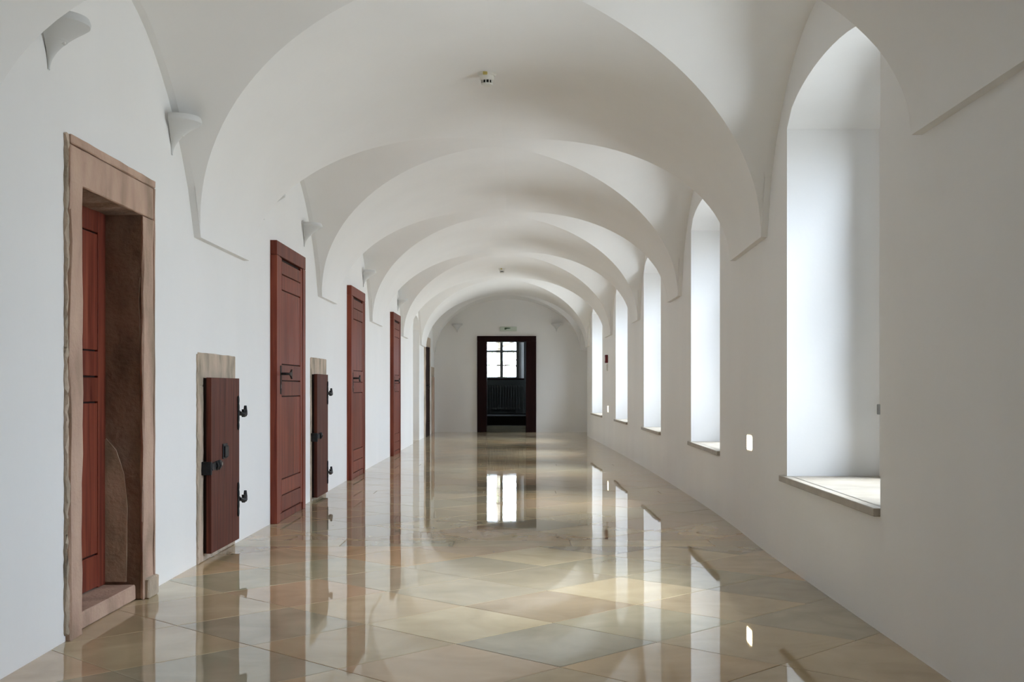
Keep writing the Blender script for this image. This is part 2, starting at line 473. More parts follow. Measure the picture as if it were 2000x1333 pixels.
# return face at the end of the wall and the recessed last stretch
def addq(bm, *c): bm.faces.new([bm.verts.new(p) for p in c])
addq(bmr, (XR(Y_REC), Y_REC, -0.02), (X_REC + 0.1, Y_REC, -0.02), (X_REC + 0.1, Y_REC, 3.25), (XR(Y_REC), Y_REC, 3.25))
o = obj('wall_right', bmr, M['plaster'], smooth=25)
struct(o, 'white plastered right wall with a row of deep window niches', 'wall')
REC_W = (25.95, 26.95)
bm = wall_mesh(lambda y: X_REC, 1, Y_REC, Y_END + 0.02, 3.25,
               [dict(y0=REC_W[0], y1=REC_W[1], z0=0.5, zs=2.4, rise=0.15, depth=0.4, back=(REC_W[0] + .2, REC_W[1] - .2, .6, 2.2, .15))])
struct(obj('wall_recess', bm, M['plaster'], smooth=25), 'set-back white wall stretch past the last window niche', 'wall')

ops_l = [dict(y0=4.92, y1=5.88, z0=0, zs=2.0, rise=0, depth=0.24),
         dict(y0=22.0, y1=23.45, z0=0, zs=2.2, rise=0.25, depth=0.5)]
bm = wall_mesh(XL, -1, Y_BACK, Y_END + 0.02, 3.25, ops_l)
struct(obj('wall_left', bm, M['plaster'], smooth=25), 'white plastered left wall holding doors and hatches', 'wall')

# end wall with doorway, back wall behind the camera
DX0, DX1, DZ = -0.745, 0.205, 2.165
bm = bmesh.new()
for x0, x1, z0, z1 in ((-2.1, DX0, -0.02, 3.3), (DX1, X_REC + .05, -0.02, 3.3), (DX0, DX1, DZ, 3.3)):
    box(bm, x0, x1, Y_END, Y_END + 0.45, z0, z1)
struct(obj('wall_end', bm, M['plaster']), 'white end wall pierced by the dark doorway', 'wall')
bm = bmesh.new(); box(bm, -2.1, 2.2, Y_BACK - 0.2, Y_BACK, -0.02, 3.3)
struct(obj('wall_behind', bm, M['plaster']), 'white wall closing the corridor behind the viewer', 'wall')

# ------------------------------------------------------------------ floor and its stone tiles
bm = bmesh.new()
box(bm, -2.5, 2.3, Y_BACK - .2, Y_END + 0.5, -0.16, -0.0045)
floor = struct(obj('floor', bm, M['grout']), 'polished limestone floor of diagonal square slabs', 'floor')

def clip_poly(poly, nx, ny, c):
    """keep nx*x+ny*y <= c"""
    out = []
    for i in range(len(poly)):
        p, q = poly[i], poly[(i + 1) % len(poly)]
        dp = nx * p[0] + ny * p[1] - c; dq = nx * q[0] + ny * q[1] - c
        if dp <= 0: out.append(p)
        if (dp < 0 < dq) or (dq < 0 < dp):
            t = dp / (dp - dq); out.append((p[0] + t * (q[0] - p[0]), p[1] + t * (q[1] - p[1])))
    return out
def area(p): return 0.5 * abs(sum(p[i][0] * p[(i + 1) % len(p)][1] - p[(i + 1) % len(p)][0] * p[i][1] for i in range(len(p))))
def inset(poly, d):
    cx = sum(p[0] for p in poly) / len(poly); cy = sum(p[1] for p in poly) / len(poly)
    n = len(poly)
    sgn = 1 if sum(poly[i][0] * poly[(i + 1) % n][1] - poly[(i + 1) % n][0] * poly[i][1] for i in range(n)) > 0 else -1
    res = poly
    for i in range(n):
        p, q = poly[i], poly[(i + 1) % n]
        ex, ey = q[0] - p[0], q[1] - p[1]; l = math.hypot(ex, ey)
        if l < 1e-6: continue
        nx, ny = sgn * ey / l, -sgn * ex / l
        res = clip_poly(res, nx, ny, nx * p[0] + ny * p[1] - d)
        if len(res) < 3: return []
    return res

TONES = {'beige': srgb(192, 176, 150), 'tan': srgb(197, 174, 142), 'cream': srgb(200, 187, 160), 'grey': srgb(173, 165, 147),
         'green': srgb(181, 174, 152), 'blue': srgb(172, 167, 152), 'pink': srgb(194, 172, 148), 'dark': srgb(178, 160, 135)}
SEEN = {'grey': [(930, 1105), (945, 1152), (1120, 1130), (1400, 1088), (1500, 1157), (730, 1145), (1290, 1125)],
        'blue': [(1120, 1260)], 'green': [(1090, 1215), (1230, 1190), (860, 1160), (1250, 1230), (1340, 1135)],
        'cream': [(870, 1205), (1170, 1160), (1240, 1250), (560, 1120)], 'tan': [(960, 1240), (1400, 1160), (1350, 1300), (470, 1190), (1600, 1130), (350, 1110)],
        'beige': [(730, 1190), (1440, 1190), (250, 1250), (1640, 1290), (800, 1290)], 'dark': [(180, 1290), (1540, 1230), (620, 1240)],
        'pink': [(560, 1190), (650, 1170), (1090, 1310)]}
TANG = math.radians(46.2)
NU = (math.cos(TANG), math.sin(TANG)); NV = (math.sin(TANG), -math.cos(TANG))
SU, SV, OU, OV = 0.598, 0.578, 2.096, -4.668
STRIPS = [(-0.45, -0.15), (3.55, 3.85), (7.76, 8.07), (11.62, 11.92), (15.8, 16.1), (19.95, 20.25), (24.3, 24.6)]
zones = []
prev = Y_BACK
for a, b in STRIPS: zones.append((prev, a)); prev = b
zones.append((prev, Y_END + 0.4))
tiles = []
for za, zb in zones:
    for i in range(-60, 80):
        for j in range(-60, 80):
            u0, v0 = OU + SU * i, OV + SV * j
            P = lambda u, v: (u * NU[0] + v * NV[0], u * NU[1] + v * NV[1])
            poly = [P(u0, v0), P(u0 + SU, v0), P(u0 + SU, v0 + SV), P(u0, v0 + SV)]
            cy = sum(p[1] for p in poly) / 4; cx = sum(p[0] for p in poly) / 4
            if cy < za - 1 or cy > zb + 1 or abs(cx) > 3: continue
            poly = clip_poly(poly, 0, -1, -za); 
            if len(poly) < 3: continue
            poly = clip_poly(poly, 0, 1, zb)
            if len(poly) < 3: continue
            xr = X_REC if cy > Y_REC else XR(max(Y_BACK, min(cy, Y_REC)))
            poly = clip_poly(poly, 1, 0, xr + 0.02)
            if len(poly) < 3: continue
            poly = clip_poly(poly, -1, 0, -(XL(cy) - 0.02))
            if len(poly) < 3 or area(poly) < 0.002: continue
            tiles.append(poly)
for a, b in STRIPS:
    x = -2.0 - random.random() * 0.5
    while x < 1.8:
        w = random.uniform(0.7, 1.1)
        x0, x1 = max(x, XL(a) - .02), min(x + w, XR(a) + .02)
        if x1 - x0 > 0.02: tiles.append([(x0, a), (x1, a), (x1, b), (x0, b)])
        x += w
tiles.append([(-2.46, 22.0), (XL(22.7) - .021, 22.0), (XL(22.7) - .021, 23.45), (-2.46, 23.45)])
tiles.sort(key=lambda p: sum(q[1] for q in p) / len(p))
def tone_for(poly):
    cy = sum(q[1] for q in poly) / len(poly); cx = sum(q[0] for q in poly) / len(poly)
    best = None
    if cy > 3.5:
        px, py = 1011 + FPX * cx / cy, 758 + FPX * EYE / cy
        for nm, lst in SEEN.items():
            for a, b in lst:
                d = math.hypot((px - a) / 75, (py - b) / 24)
                if d < 1 and (best is None or d < best[0]): best = (d, nm)
    nm = best[1] if best else random.choice(['beige', 'beige', 'tan', 'cream', 'grey', 'green', 'pink', 'dark'])
    c = TONES[nm]; k = random.uniform(0.93, 1.05)
    return (c[0] * k * 0.93, c[1] * k * 0.885, c[2] * k * 0.80, 1)
def tile_bm(bm, poly, tilt=True):
    p1 = inset(poly, 0.0015); p2 = inset(poly, 0.0032)
    if len(p1) < 3: return False
    cx = sum(p[0] for p in p1) / len(p1); cy = sum(p[1] for p in p1) / len(p1)
    if len(p2) != len(p1): p2 = [(p[0] + (cx - p[0]) * .006, p[1] + (cy - p[1]) * .006) for p in p1]
    tx, ty = [max(-.0011, min(.0011, random.gauss(0, 0.0007))) for _ in range(2)]
    if max(p[1] for p in p1) - min(p[1] for p in p1) < 0.32: tx = ty = 0
    zz = lambda p: (p[0] - cx) * tx + (p[1] - cy) * ty
    lo = [bm.verts.new((p[0], p[1], -0.012)) for p in p1]
    mi = [bm.verts.new((p[0], p[1], -0.0012 + zz(p))) for p in p1]
    to = [bm.verts.new((p[0], p[1], zz(p))) for p in p2]
    n = len(p1)
    for a, b in ((lo, mi), (mi, to)):
        for k in range(n): bm.faces.new((a[k], a[(k + 1) % n], b[(k + 1) % n], b[k]))
    bm.faces.new(to)
    return True
rest = bmesh.new(); n_single = 0
rest_far = bmesh.new()
for poly in tiles:
    cy = max(q[1] for q in poly)
    if cy > 3.7 and n_single < 298 and area(poly) > 0.006:
        b1 = bmesh.new()
        if tile_bm(b1, poly):
            t = obj('floor_tile', b1, M['tile'], floor); t.color = tone_for(poly); n_single += 1
        else: b1.free()
    else: tile_bm(rest, poly)
t = obj('floor_tiling', rest, M['tile'], floor); t.color = TONES['beige']; t['kind'] = 'stuff'

# ------------------------------------------------------------------ windows
def window(n, a, b, label):
    yc = (a + b) / 2
    x = XR(yc)
    w = thing('window_%d' % n, (x, yc, SILL_Z), label, 'window'); struct(w)
    la, lb = a - yc, b - yc
    # stone sill, projecting a little from the wall
    bm = bmesh.new()
    pts = []
    xa, xb = XR(a) - x, XR(b) - x
    ang = (xb - xa) / (lb - la)
    b2 = bmesh.new(); box(b2, -0.028, 0.03, la + 0.0, lb + 0.09, -0.018, 0.018, 0.003)
    for v in b2.verts: v.co.x += ang * v.co.y
    merge(bm, b2)
    b2 = bmesh.new(); box(b2, 0.02, NICHE - 0.005, la + 0.006, lb - 0.006, -0.018, 0.018)
    for v in b2.verts: v.co.x += ang * v.co.y
    merge(bm, b2)
    obj('window_sill', bm, M['sill'], w)
    ya, yb, z0, z1 = la + AP_IN, lb - AP_IN, 0.06, 2.50 - SILL_Z
    xo = NICHE + 0.10
    bm = bmesh.new(); t = 0.05
    for y0, y1, q0, q1 in ((ya, ya + t, z0, z1), (yb - t, yb, z0, z1), (ya + t, yb - t, z0, z0 + t), (ya + t, yb - t, z1 - t, z1),
                           (-0.03, 0.03, z0 + t, z1 - t)):
        box(bm, xo, xo + 0.07, y0, y1, q0, q1, 0.003)
    fr = obj('window_frame', bm, M['white_paint'], w)
    for y0, y1 in ((ya + t, -0.03), (0.03, yb - t)):
        bm = bmesh.new()
        box(bm, xo + .035, xo + .039, y0, y1, z0 + t, z1 - t)
        g = obj('window_pane', bm, M['glass'], w)
        bm = bmesh.new()
        for k in (1, 2):
            z = z0 + t + (z1 - z0 - 2 * t) * k / 3
            box(bm, xo + 0.015, xo + 0.06, y0, y1, z - 0.012, z + 0.012)
        obj('glazing_bar', bm, M['white_paint'], w)
    bm = bmesh.new(); box(bm, xo - 0.02, xo, -0.012, 0.012, 0.9, 1.02, 0.003); tube(bm, [(xo - .02, 0, .95), (xo - .05, 0, .95), (xo - .05, .08, .95)], .008, 8)
    obj('window_handle', bm, M['steel'], w)
    # daylight enters here: a portal only guides sampling of the sky
    ld = bpy.data.lights.new('sky_portal', 'AREA'); ld.shape = 'RECTANGLE'; ld.size = z1 - z0; ld.size_y = yb - ya
    ld.cycles.is_portal = True
    lo = bpy.data.objects.new('sky_portal', ld); C.objects.link(lo)
    lo.parent = w; lo.location = (NICHE + AP_OUT + 0.02, 0, (z0 + z1) / 2); lo.rotation_euler = (0, PI / 2, 0)
    return w
WL = ['deep window niche beside the viewer, out of frame', 'nearest deep arched window niche with grey stone sill and bright reveal', 'second window niche from the front, just past the lit step light',
      'third window niche from the front on the right wall', 'fourth window niche from the front, before the red call point',
      'last window niche, between the red call point and the end wall']
wins = [window(i + 1, a, b, WL[i]) for i, (a, b) in enumerate(WINS)]
# small grey latch plate on the far side of the nearest niche
bm = bmesh.new(); box(bm, NICHE - 0.014, NICHE + 0.0, 0.76, 0.88, 0.38, 0.44, 0.003)
obj('latch_plate', bm, M['steel'], wins[1])
# window in the set-back stretch
w = thing('window_7', (X_REC, sum(REC_W) / 2, 0.5), 'window of the set-back stretch beside the end wall', 'window'); struct(w)
hw = (REC_W[1] - REC_W[0]) / 2 - 0.2
bm = bmesh.new()
for y0, y1, q0, q1 in ((-hw, -hw + .05, .1, 1.7), (hw - .05, hw, .1, 1.7), (-hw + .05, hw - .05, .1, .15), (-hw + .05, hw - .05, 1.65, 1.7), (-.025, .025, .15, 1.65)):
    box(bm, .45, .52, y0, y1, q0, q1)
obj('window_frame', bm, M['white_paint'], w)
bm = bmesh.new(); box(bm, -.025, .39, -.64, .7, -.02, .015, .003); obj('window_sill', bm, M['sill'], w)
for s in (-1, 1):
    bm = bmesh.new(); box(bm, .48, .484, min(s * .025, s * (hw - .05)), max(s * .025, s * (hw - .05)), .15, 1.65); obj('window_pane', bm, M['glass'], w)
ld = bpy.data.lights.new('sky_portal', 'AREA'); ld.shape = 'RECTANGLE'; ld.size = 1.6; ld.size_y = 2 * hw; ld.cycles.is_portal = True
lo = bpy.data.objects.new('sky_portal', ld); C.objects.link(lo); lo.parent = w; lo.location = (.57, 0, .9); lo.rotation_euler = (0, PI / 2, 0)

# ------------------------------------------------------------------ doors of the left wall
def leaf(parent, x, y0, y1, zcuts, stile, z0, z1, mat, gap=0.008):
    """framed door leaf whose rails and panels stand as separate boards; front face at x"""
    bm = bmesh.new(); box(bm, x - 0.045, x - 0.018, y0, y1, z0, z1)
    lf = obj('door_leaf', bm, M['gap'], parent)
    for a, b in ((y0, y0 + stile), (y1 - stile, y1)):
        bm = bmesh.new(); box(bm, x - 0.02, x, a, b, z0, z1, 0.0025); obj('stile', bm, mat, lf)
    for i, (a, b) in enumerate(zip(zcuts, zcuts[1:])):
        tall = (b - a) > 0.3
        xa = x - (0.004 if tall else 0.0)
        ya, yb = y0 + stile + 0.002, y1 - stile - 0.002
        if tall:
            n = 3
            for k in range(n):
                bm = bmesh.new(); wd = (yb - ya) / n
                box(bm, x - 0.02, xa, ya + wd * k + .0006, ya + wd * (k + 1) - .0006, a + gap / 2, b - gap / 2, 0.0012); obj('panel_board', bm, mat, lf)
        else:
            bm = bmesh.new(); box(bm, x - 0.02, xa, ya, yb, a + gap / 2, b - gap / 2, 0.003); obj('rail', bm, mat, lf)
    return lf

def lever(parent, x, y, z):
    bm = bmesh.new(); box(bm, x, x + 0.005, y - 0.019, y + 0.019, z - 0.16, z + 0.065, 0.002)
    h = obj('door_handle', bm, M['iron'], parent)
    bm = bmesh.new()
    tube(bm, [(x, y, z), (x + .045, y, z), (x + .06, y + .006, z), (x + .066, y + .03, z)], [.010, .010, .009, .008], 8)
    # flat lever widening into a split fish-tail end
    prism_x(bm, [(y + .02, z - .008), (y + .02, z + .008), (y + .07, z + .014), (y + .105, z + .036), (y + .118, z + .032), (y + .112, z + .008),
                 (y + .12, z - .038), (y + .108, z - .04), (y + .07, z - .016)], x + .060, x + .072)
    obj('lever', bm, M['iron'], h)
    bm = bmesh.new(); box(bm, x + .005, x + .007, y - .005, y + .005, z - .115, z - .085); obj('keyhole', bm, M['steel'], h)

ZC = [0.067, 0.199, 0.327, 0.981, 1.105, 1.236, 1.823, 1.947, 2.055]
def wood_door(n, y0, y1, H, label):
    yc = (y0 + y1) / 2; x = XL(yc)
    d = thing('door_%d' % n, (x, yc, 0), label, 'door'); struct(d)
    hw = (y1 - y0) / 2; jw = 0.12; P = 0.055
    s = H / 2.19
    for a, b in ((-hw, -hw + jw), (hw - jw, hw)):
        bm = bmesh.new(); box(bm, -0.04, P, a, b, 0.0, H - 0.112, 0.003); obj('door_jamb', bm, M['door_wood'], d)
    bm = bmesh.new(); box(bm, -0.04, P, -hw, hw, H - 0.11, H, 0.003); obj('door_head', bm, M['door_wood'], d)
    bm = bmesh.new(); box(bm, -0.04, P - 0.01, -hw + jw + .001, hw - jw - .001, 0, 0.06 * s, 0.003); obj('door_threshold', bm, M['door_wood'], d)
    lf = leaf(d, P - 0.006, -hw + jw + .004, hw - jw - .004, [z * s for z in ZC], 0.09, 0.064 * s, H - 0.116, M['door_wood'])
    lever(d, P - 0.006, -hw + jw + 0.045, 1.16)
    return d
wood_door(2, 9.03, 10.25, 2.19, 'nearest panelled red-brown wooden door between the two small hatches')
wood_door(3, 13.28, 14.5, 2.215, 'middle panelled red-brown wooden door just past the second hatch')
wood_door(4, 17.95, 19.05, 2.215, 'farthest panelled red-brown wooden door before the tall arched niche')

def stone_piece(name, parent, mat, x0, x1, y0, y1, z0, z1, cuts=14, jit=0.004, bev=0.006):
    bm = bmesh.new(); box(bm, x0, x1, y0, y1, z0, z1, bev, jit, cuts)
    return obj(name, bm, mat, parent, smooth=35)

# near door in its sandstone surround
d = thing('door_1', (XL(5.4), 5.41, 0), 'red-brown plank door deep inside a pink sandstone surround, nearest on the left', 'door'); struct(d)
A, B, IA, IB = 4.855 - 5.41, 5.975 - 5.41, 4.99 - 5.41, 5.80 - 5.41
PR = 0.035
stone_piece('stone_jamb', d, M['sandstone'], -0.235, PR, A, IA, 0.0, 1.926)
stone_piece('stone_jamb', d, M['sandstone'], 0.018, PR, IB, B - 0.012, 0.0, 1.902)
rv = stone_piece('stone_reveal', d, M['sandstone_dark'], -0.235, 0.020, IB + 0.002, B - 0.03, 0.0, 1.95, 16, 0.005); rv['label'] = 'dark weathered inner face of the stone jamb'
# flaking skin low on the reveal
bm = bmesh.new()
pts = [(-0.165, 0.09), (-0.05, 0.09), (-0.045, 0.45), (-0.06, 0.62), (-0.10, 0.74), (-0.15, 0.80), (-0.168, 0.78)]
prism_y(bm, pts, IB - 0.004, IB + 0.01)
obj('stone_patch', bm, M['sandstone_grey'], d)
stone_piece('plinth_stone', d, M['sandstone_grey'], -0.02, PR + 0.02, IB + 0.02, B + 0.01, 0.0, 0.10, 2, 0.003)
stone_piece('lintel', d, M['sandstone'], 0.018, PR, A, B - 0.012, 1.905, 2.062, 16, 0.0015, 0.004)
li = stone_piece('lintel_soffit', d, M['sandstone_dark'], -0.235, 0.020, A + .02, B - 0.03, 1.905, 2.05, 16, 0.003)  # underside uses the stone colour darkened for shade
stone_piece('lintel_border', d, M['sandstone'], -0.03, PR + 0.004, A, B, 2.066, 2.104, 16, 0.0015, 0.004)
stone_piece('side_border', d, M['sandstone'], -0.03, PR + 0.002, B - 0.009, B + 0.005, 0.1, 2.064, 16, 0.0015, 0.002)
rough = stone_piece('rough_edge', d, M['sandstone_grey'], -0.03, PR - 0.008, A - 0.022, A + 0.002, 0.03, 2.10, 60, 0.006, 0.004)
rough['label'] = 'rough broken grey edge of the surround'
stone_piece('threshold_stone', d, M['sandstone'], -0.235, -0.005, IA - .005, IB + .005, 0.0, 0.075, 8, 0.001)
leaf(d, -0.155, IA - 0.02, IB + 0.004, [0.08, 0.243, 0.98, 1.104, 1.23, 1.80, 1.92], 0.10, 0.078, 1.925, M['door_wood'])
lever(d, -0.155, IA + 0.08, 1.14)

# far door in a stone surround
d = thing('door_5', (XL(25.4), 25.45, 0), 'dark door in stone surround beside the end wall', 'door'); struct(d)
stone_piece('stone_jamb', d, M['sandstone_grey'], -0.03, 0.03, -0.72, -0.58, 0, 1.95)
stone_piece('stone_jamb', d, M['sandstone_grey'], -0.03, 0.03, 0.58, 0.72, 0, 1.95)
stone_piece('lintel', d, M['sandstone_grey'], -0.03, 0.03, -0.72, 0.72, 1.955, 2.15)
leaf(d, 0.024, -0.575, 0.575, [0.0, 0.3, 1.0, 1.2, 1.94], 0.11, 0.0, 1.945, M['dark_wood'])
lever(d, 0.024, -0.45, 1.1)

# ------------------------------------------------------------------ small hatches
def hinge(parent, x, y, z):
    bm = bmesh.new()
    for s in (-1, 1):
        for c, rr in ((0.035, 0.024), (0.085, 0.02)):
            pts = [(x + .005, y - 0.045 + 0.5 * rr * math.cos(2 * PI * k / 12), z + s * (c + rr * 1.2 * math.sin(2 * PI * k / 12))) for k in range(13)]
            tube(bm, pts, 0.005, 6, cap=False)
    box(bm, x, x + .008, y - .055, y + .0, z - .016, z + .016, .002)
    h = obj('hinge', bm, M['iron'], parent)
    bm = bmesh.new()
    tube(bm, [(x + .006, y - .01, z), (x + .018, y + .03, z - .012), (x + .02, y + .07, z - .012), (x + .016, y + .105, z + .004), (x + .014, y + .112, z + .045)],
         [.011, .015, .018, .014, .009], 8)
    tube(bm, [(x + .016, y + .07, z - .01), (x - .05, y + .08, z - .01)], .011, 8)
    tube(bm, [(x + .016, y + .05, z - .03), (x + .016, y + .05, z + .022)], .012, 8)
    obj('pintle', bm, M['iron'], h)

def hatch(y0, y1, ztop, la, lb, lz0, lz1, label, keyplate, hz, latch_z, gap=0.035):
    yc = (y0 + y1) / 2; x = XL(yc)
    h = thing('wall_hatch', (x, yc, 0), label, 'hatch', 'small wooden hatches low in the left wall')
    a, b, la, lb = y0 - yc, y1 - yc, la - yc, lb - yc
    stone_piece('stone_jamb', h, M['sandstone_grey'], -0.05, 0.009, a, la + 0.05, 0.0, lz1 - 0.0505, 22, 0.002)
    stone_piece('stone_jamb', h, M['sandstone_grey'], -0.05, 0.006, lb - 0.05, b, 0.0, lz1 - 0.0505, 22, 0.002)
    stone_piece('lintel', h, M['sandstone_grey'], -0.05, 0.009, a, b, lz1 - 0.05, ztop, 10, 0.0012)
    stone_piece('sill_stone', h, M['sandstone_grey'], -0.05, 0.006, la + .05, b, 0.0, lz0 + 0.03, 8, 0.002)
    stone_piece('rough_edge', h, M['sandstone_grey'], -0.05, 0.010, a - 0.024, a + 0.006, 0.0, ztop - 0.01, 40, 0.0045, 0.003)
    bm = bmesh.new(); box(bm, -0.05, -0.004, la + .05, lb - .05, 0.02, lz1 - 0.06); obj('hatch_recess', bm, M['black'], h)
    bm = bmesh.new(); box(bm, 0.010, 0.036, la + 0.012, lb, lz0, lz1 - 0.002); lf = obj('hatch_leaf', bm, M['gap'], h)
    n = 4; w = (lb - la) / n
    for k in range(n):
        bm = bmesh.new(); box(bm, 0.03, 0.060, la + w * k + .0004, la + w * (k + 1) - .0004, lz0, lz1, 0.0012); obj('plank', bm, M['hatch_wood'], lf)
    for z in hz: hinge(h, 0.060, lb, z)
    # hasp over the staple on the stone jamb
    z = latch_z
    bm = bmesh.new(); box(bm, 0.006, 0.07, la - 0.035, la - 0.012, z - 0.05, z + 0.03, .004); box(bm, 0.05, 0.075, la - 0.03, la + 0.01, z - 0.016, z + 0.018, .003)
    s = obj('staple', bm, M['iron'], h)
    bm = bmesh.new()
    prism_x(bm, [(la - .02, z - .022), (la - .02, z + .018), (la + .10, z + .026), (la + .18, z + .03), (la + .235, z + .014), (la + .235, z - .004), (la + .19, z - .02), (la + .10, z - .024)], 0.062, 0.074)
    tube(bm, [(0.074, la + .07, z - .025), (0.086, la + .07, z), (0.074, la + .07, z + .028)], .008, 6)
    tube(bm, [(0.074, la + .12, z - .025), (0.086, la + .12, z), (0.074, la + .12, z + .028)], .008, 6)
    hp = obj('hasp', bm, M['iron'], h)
    bm = bmesh.new(); tube(bm, [(.072, la + .2, z + .004), (.077, la + .2, z + .004)], .010, 10); obj('rivet', bm, M['steel'], hp)
    if keyplate:
        bm = bmesh.new(); box(bm, 0.060, 0.068, la + .26, la + .37, z + .03, z + .125, .003); kp = obj('lock_plate', bm, M['iron'], h)
        bm = bmesh.new(); box(bm, 0.068, 0.078, la + .275, la + .36, z + .04, z + .11, .003); obj('lock_cover', bm, M['iron'], kp)
    return h
hatch(6.97, 7.88, 1.262, 7.06, 7.77, 0.05, 1.112, 'small dark plank hatch in a sandstone frame, nearest, right of the stone-framed door', True, (0.885, 0.315), 0.575)
hatch(10.85, 11.72, 1.335, 10.88, 11.5, 0.03, 1.178, 'second small plank hatch in sandstone frame, beyond the first panelled door', False, (1.0, 0.225), 0.60)
# third, far one: only its stone frame and pale leaf show
h = thing('wall_hatch', (XL(27.2), 27.22, 0), 'far pale hatch in stone frame, at the corner with the end wall', 'hatch', 'small wooden hatches low in the left wall')
stone_piece('stone_jamb', h, M['sandstone_grey'], -0.03, 0.012, -0.42, -0.28, 0, 1.3, 6)
stone_piece('stone_jamb', h, M['sandstone_grey'], -0.03, 0.012, 0.28, 0.42, 0, 1.3, 6)
stone_piece('lintel', h, M['sandstone_grey'], -0.03, 0.012, -0.42, 0.42, 1.305, 1.53, 6)
bm = bmesh.new(); box(bm, -0.02, 0.03, -0.275, 0.275, 0.0, 1.3, 0.004); obj('hatch_leaf', bm, M['sandstone'], h)

# ------------------------------------------------------------------ end doorway, room beyond
d = thing('door_6', (0, Y_END, 0), 'dark mahogany doorway lining in the middle of the end wall', 'door'); struct(d)
OX0, OX1, OZ = -0.957, 0.438, 2.275
bm = bmesh.new(); box(bm, OX0, DX0 + 0.005, -0.05, 0.02, 0, OZ - 0.12, .004); box(bm, DX0 - .03, DX0 + .012, 0.02, 0.44, 0, DZ); obj('door_jamb', bm, M['dark_wood'], d)
bm = bmesh.new(); box(bm, DX1 - 0.005, OX1, -0.05, 0.02, 0, OZ - 0.12, .004); box(bm, DX1 - .012, DX1 + .03, 0.02, 0.44, 0, DZ); obj('door_jamb', bm, M['dark_wood'], d)
bm = bmesh.new(); box(bm, OX0, OX1, -0.05, 0.02, OZ - 0.118, OZ, .004); box(bm, DX0, DX1, 0.02, 0.44, DZ - .02, DZ + .02); obj('door_head', bm, M['dark_wood'], d)
bm = bmesh.new(); box(bm, DX0 + .012, DX1 - .012, 0.0, 0.44, 0.0, 0.15, .006); box(bm, DX0 + .012, DX1 - .012, -0.03, 0.03, 0.0, 0.07, .004); st = obj('door_step', bm, M['step'], d)
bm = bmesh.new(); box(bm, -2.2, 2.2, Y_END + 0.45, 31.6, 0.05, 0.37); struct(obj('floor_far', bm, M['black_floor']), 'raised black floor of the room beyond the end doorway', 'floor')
FY = 31.1
WX0, WX1, WZ0, WZ1 = -0.86, 0.0, 1.30, 2.55
def room_box(name, label, cat, *bx):
    bm = bmesh.new()
    for b in bx: box(bm, *b)
    struct(obj(name, bm, M['room_wall']), label, cat)
SX0, SX1 = WX0 - .14, WX1 + .17
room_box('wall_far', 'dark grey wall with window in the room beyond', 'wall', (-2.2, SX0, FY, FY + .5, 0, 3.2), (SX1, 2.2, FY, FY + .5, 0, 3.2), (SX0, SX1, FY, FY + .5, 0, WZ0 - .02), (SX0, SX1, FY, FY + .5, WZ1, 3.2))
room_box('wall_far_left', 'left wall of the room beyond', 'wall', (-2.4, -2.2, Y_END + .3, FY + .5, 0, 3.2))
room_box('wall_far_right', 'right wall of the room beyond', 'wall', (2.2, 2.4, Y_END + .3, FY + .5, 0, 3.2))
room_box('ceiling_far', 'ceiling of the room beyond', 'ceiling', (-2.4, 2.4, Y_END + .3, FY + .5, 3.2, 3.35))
# window of that room, splayed reveal on the right
w = thing('window_8', (0, FY, 0), 'small-paned window glaring bright beyond the end doorway', 'window'); struct(w)
bm = bmesh.new()
prism = [(WX1 + .01, .42), (SX1 - .005, .0), (SX1, .0), (SX1, .42)]
a = [bm.verts.new((x, y, WZ0)) for x, y in prism]; b = [bm.verts.new((x, y, WZ1)) for x, y in prism]
bm.faces.new(a); bm.faces.new(b)
for i in range(4): bm.faces.new((a[i], a[(i + 1) % 4], b[(i + 1) % 4], b[i]))
obj('window_reveal', bm, M['plaster'], w)
bm = bmesh.new(); box(bm, SX0, SX1, -0.03, 0.45, WZ0 - .035, WZ0, .003); obj('window_sill', bm, M['dark_wood'], w)
bm = bmesh.new(); T = .04
for x0, x1, z0, z1 in ((WX0, WX0 + T, WZ0, WZ1), (WX1 - T, WX1, WZ0, WZ1), (WX0, WX1, WZ0, WZ0 + T), (WX0, WX1, WZ1 - T, WZ1)):
    box(bm, x0, x1, .34, .41, z0, z1)
box(bm, WX1 - .005, WX1 + .035, .36, .42, WZ0, WZ1)
fr = obj('window_frame', bm, M['grey_paint'], w)
mx = -0.43
bm = bmesh.new(); box(bm, mx - .035, mx + .035, .33, .41, WZ0 + T, WZ1 - T); obj('mullion', bm, M['grey_paint'], w)
bm = bmesh.new(); box(bm, WX0 + T, WX1 - T, .34, .41, 2.0, 2.055); obj('transom', bm, M['grey_paint'], w)
zc = 1.655
bm = bmesh.new(); box(bm, WX0 + T, WX1 - T, .36, .40, zc - .012, zc + .012); obj('glazing_bar', bm, M['grey_paint'], w)
for x0, x1 in ((WX0 + T, mx - .035), (mx + .035, WX1 - T)):
    for z0, z1 in ((WZ0 + T, zc - .012), (zc + .012, 2.0), (2.055, WZ1 - T)):
        bm = bmesh.new(); box(bm, x0, x1, .378, .382, z0, z1); obj('window_pane', bm, M['glass'], w)
ld = bpy.data.lights.new('sky_portal', 'AREA'); ld.shape = 'RECTANGLE'; ld.size = WX1 - WX0; ld.size_y = WZ1 - WZ0; ld.cycles.is_portal = True
lo = bpy.data.objects.new('sky_portal', ld); C.objects.link(lo); lo.parent = w; lo.location = ((WX0 + WX1) / 2, .55, (WZ0 + WZ1) / 2); lo.rotation_euler = (-PI / 2, 0, 0)
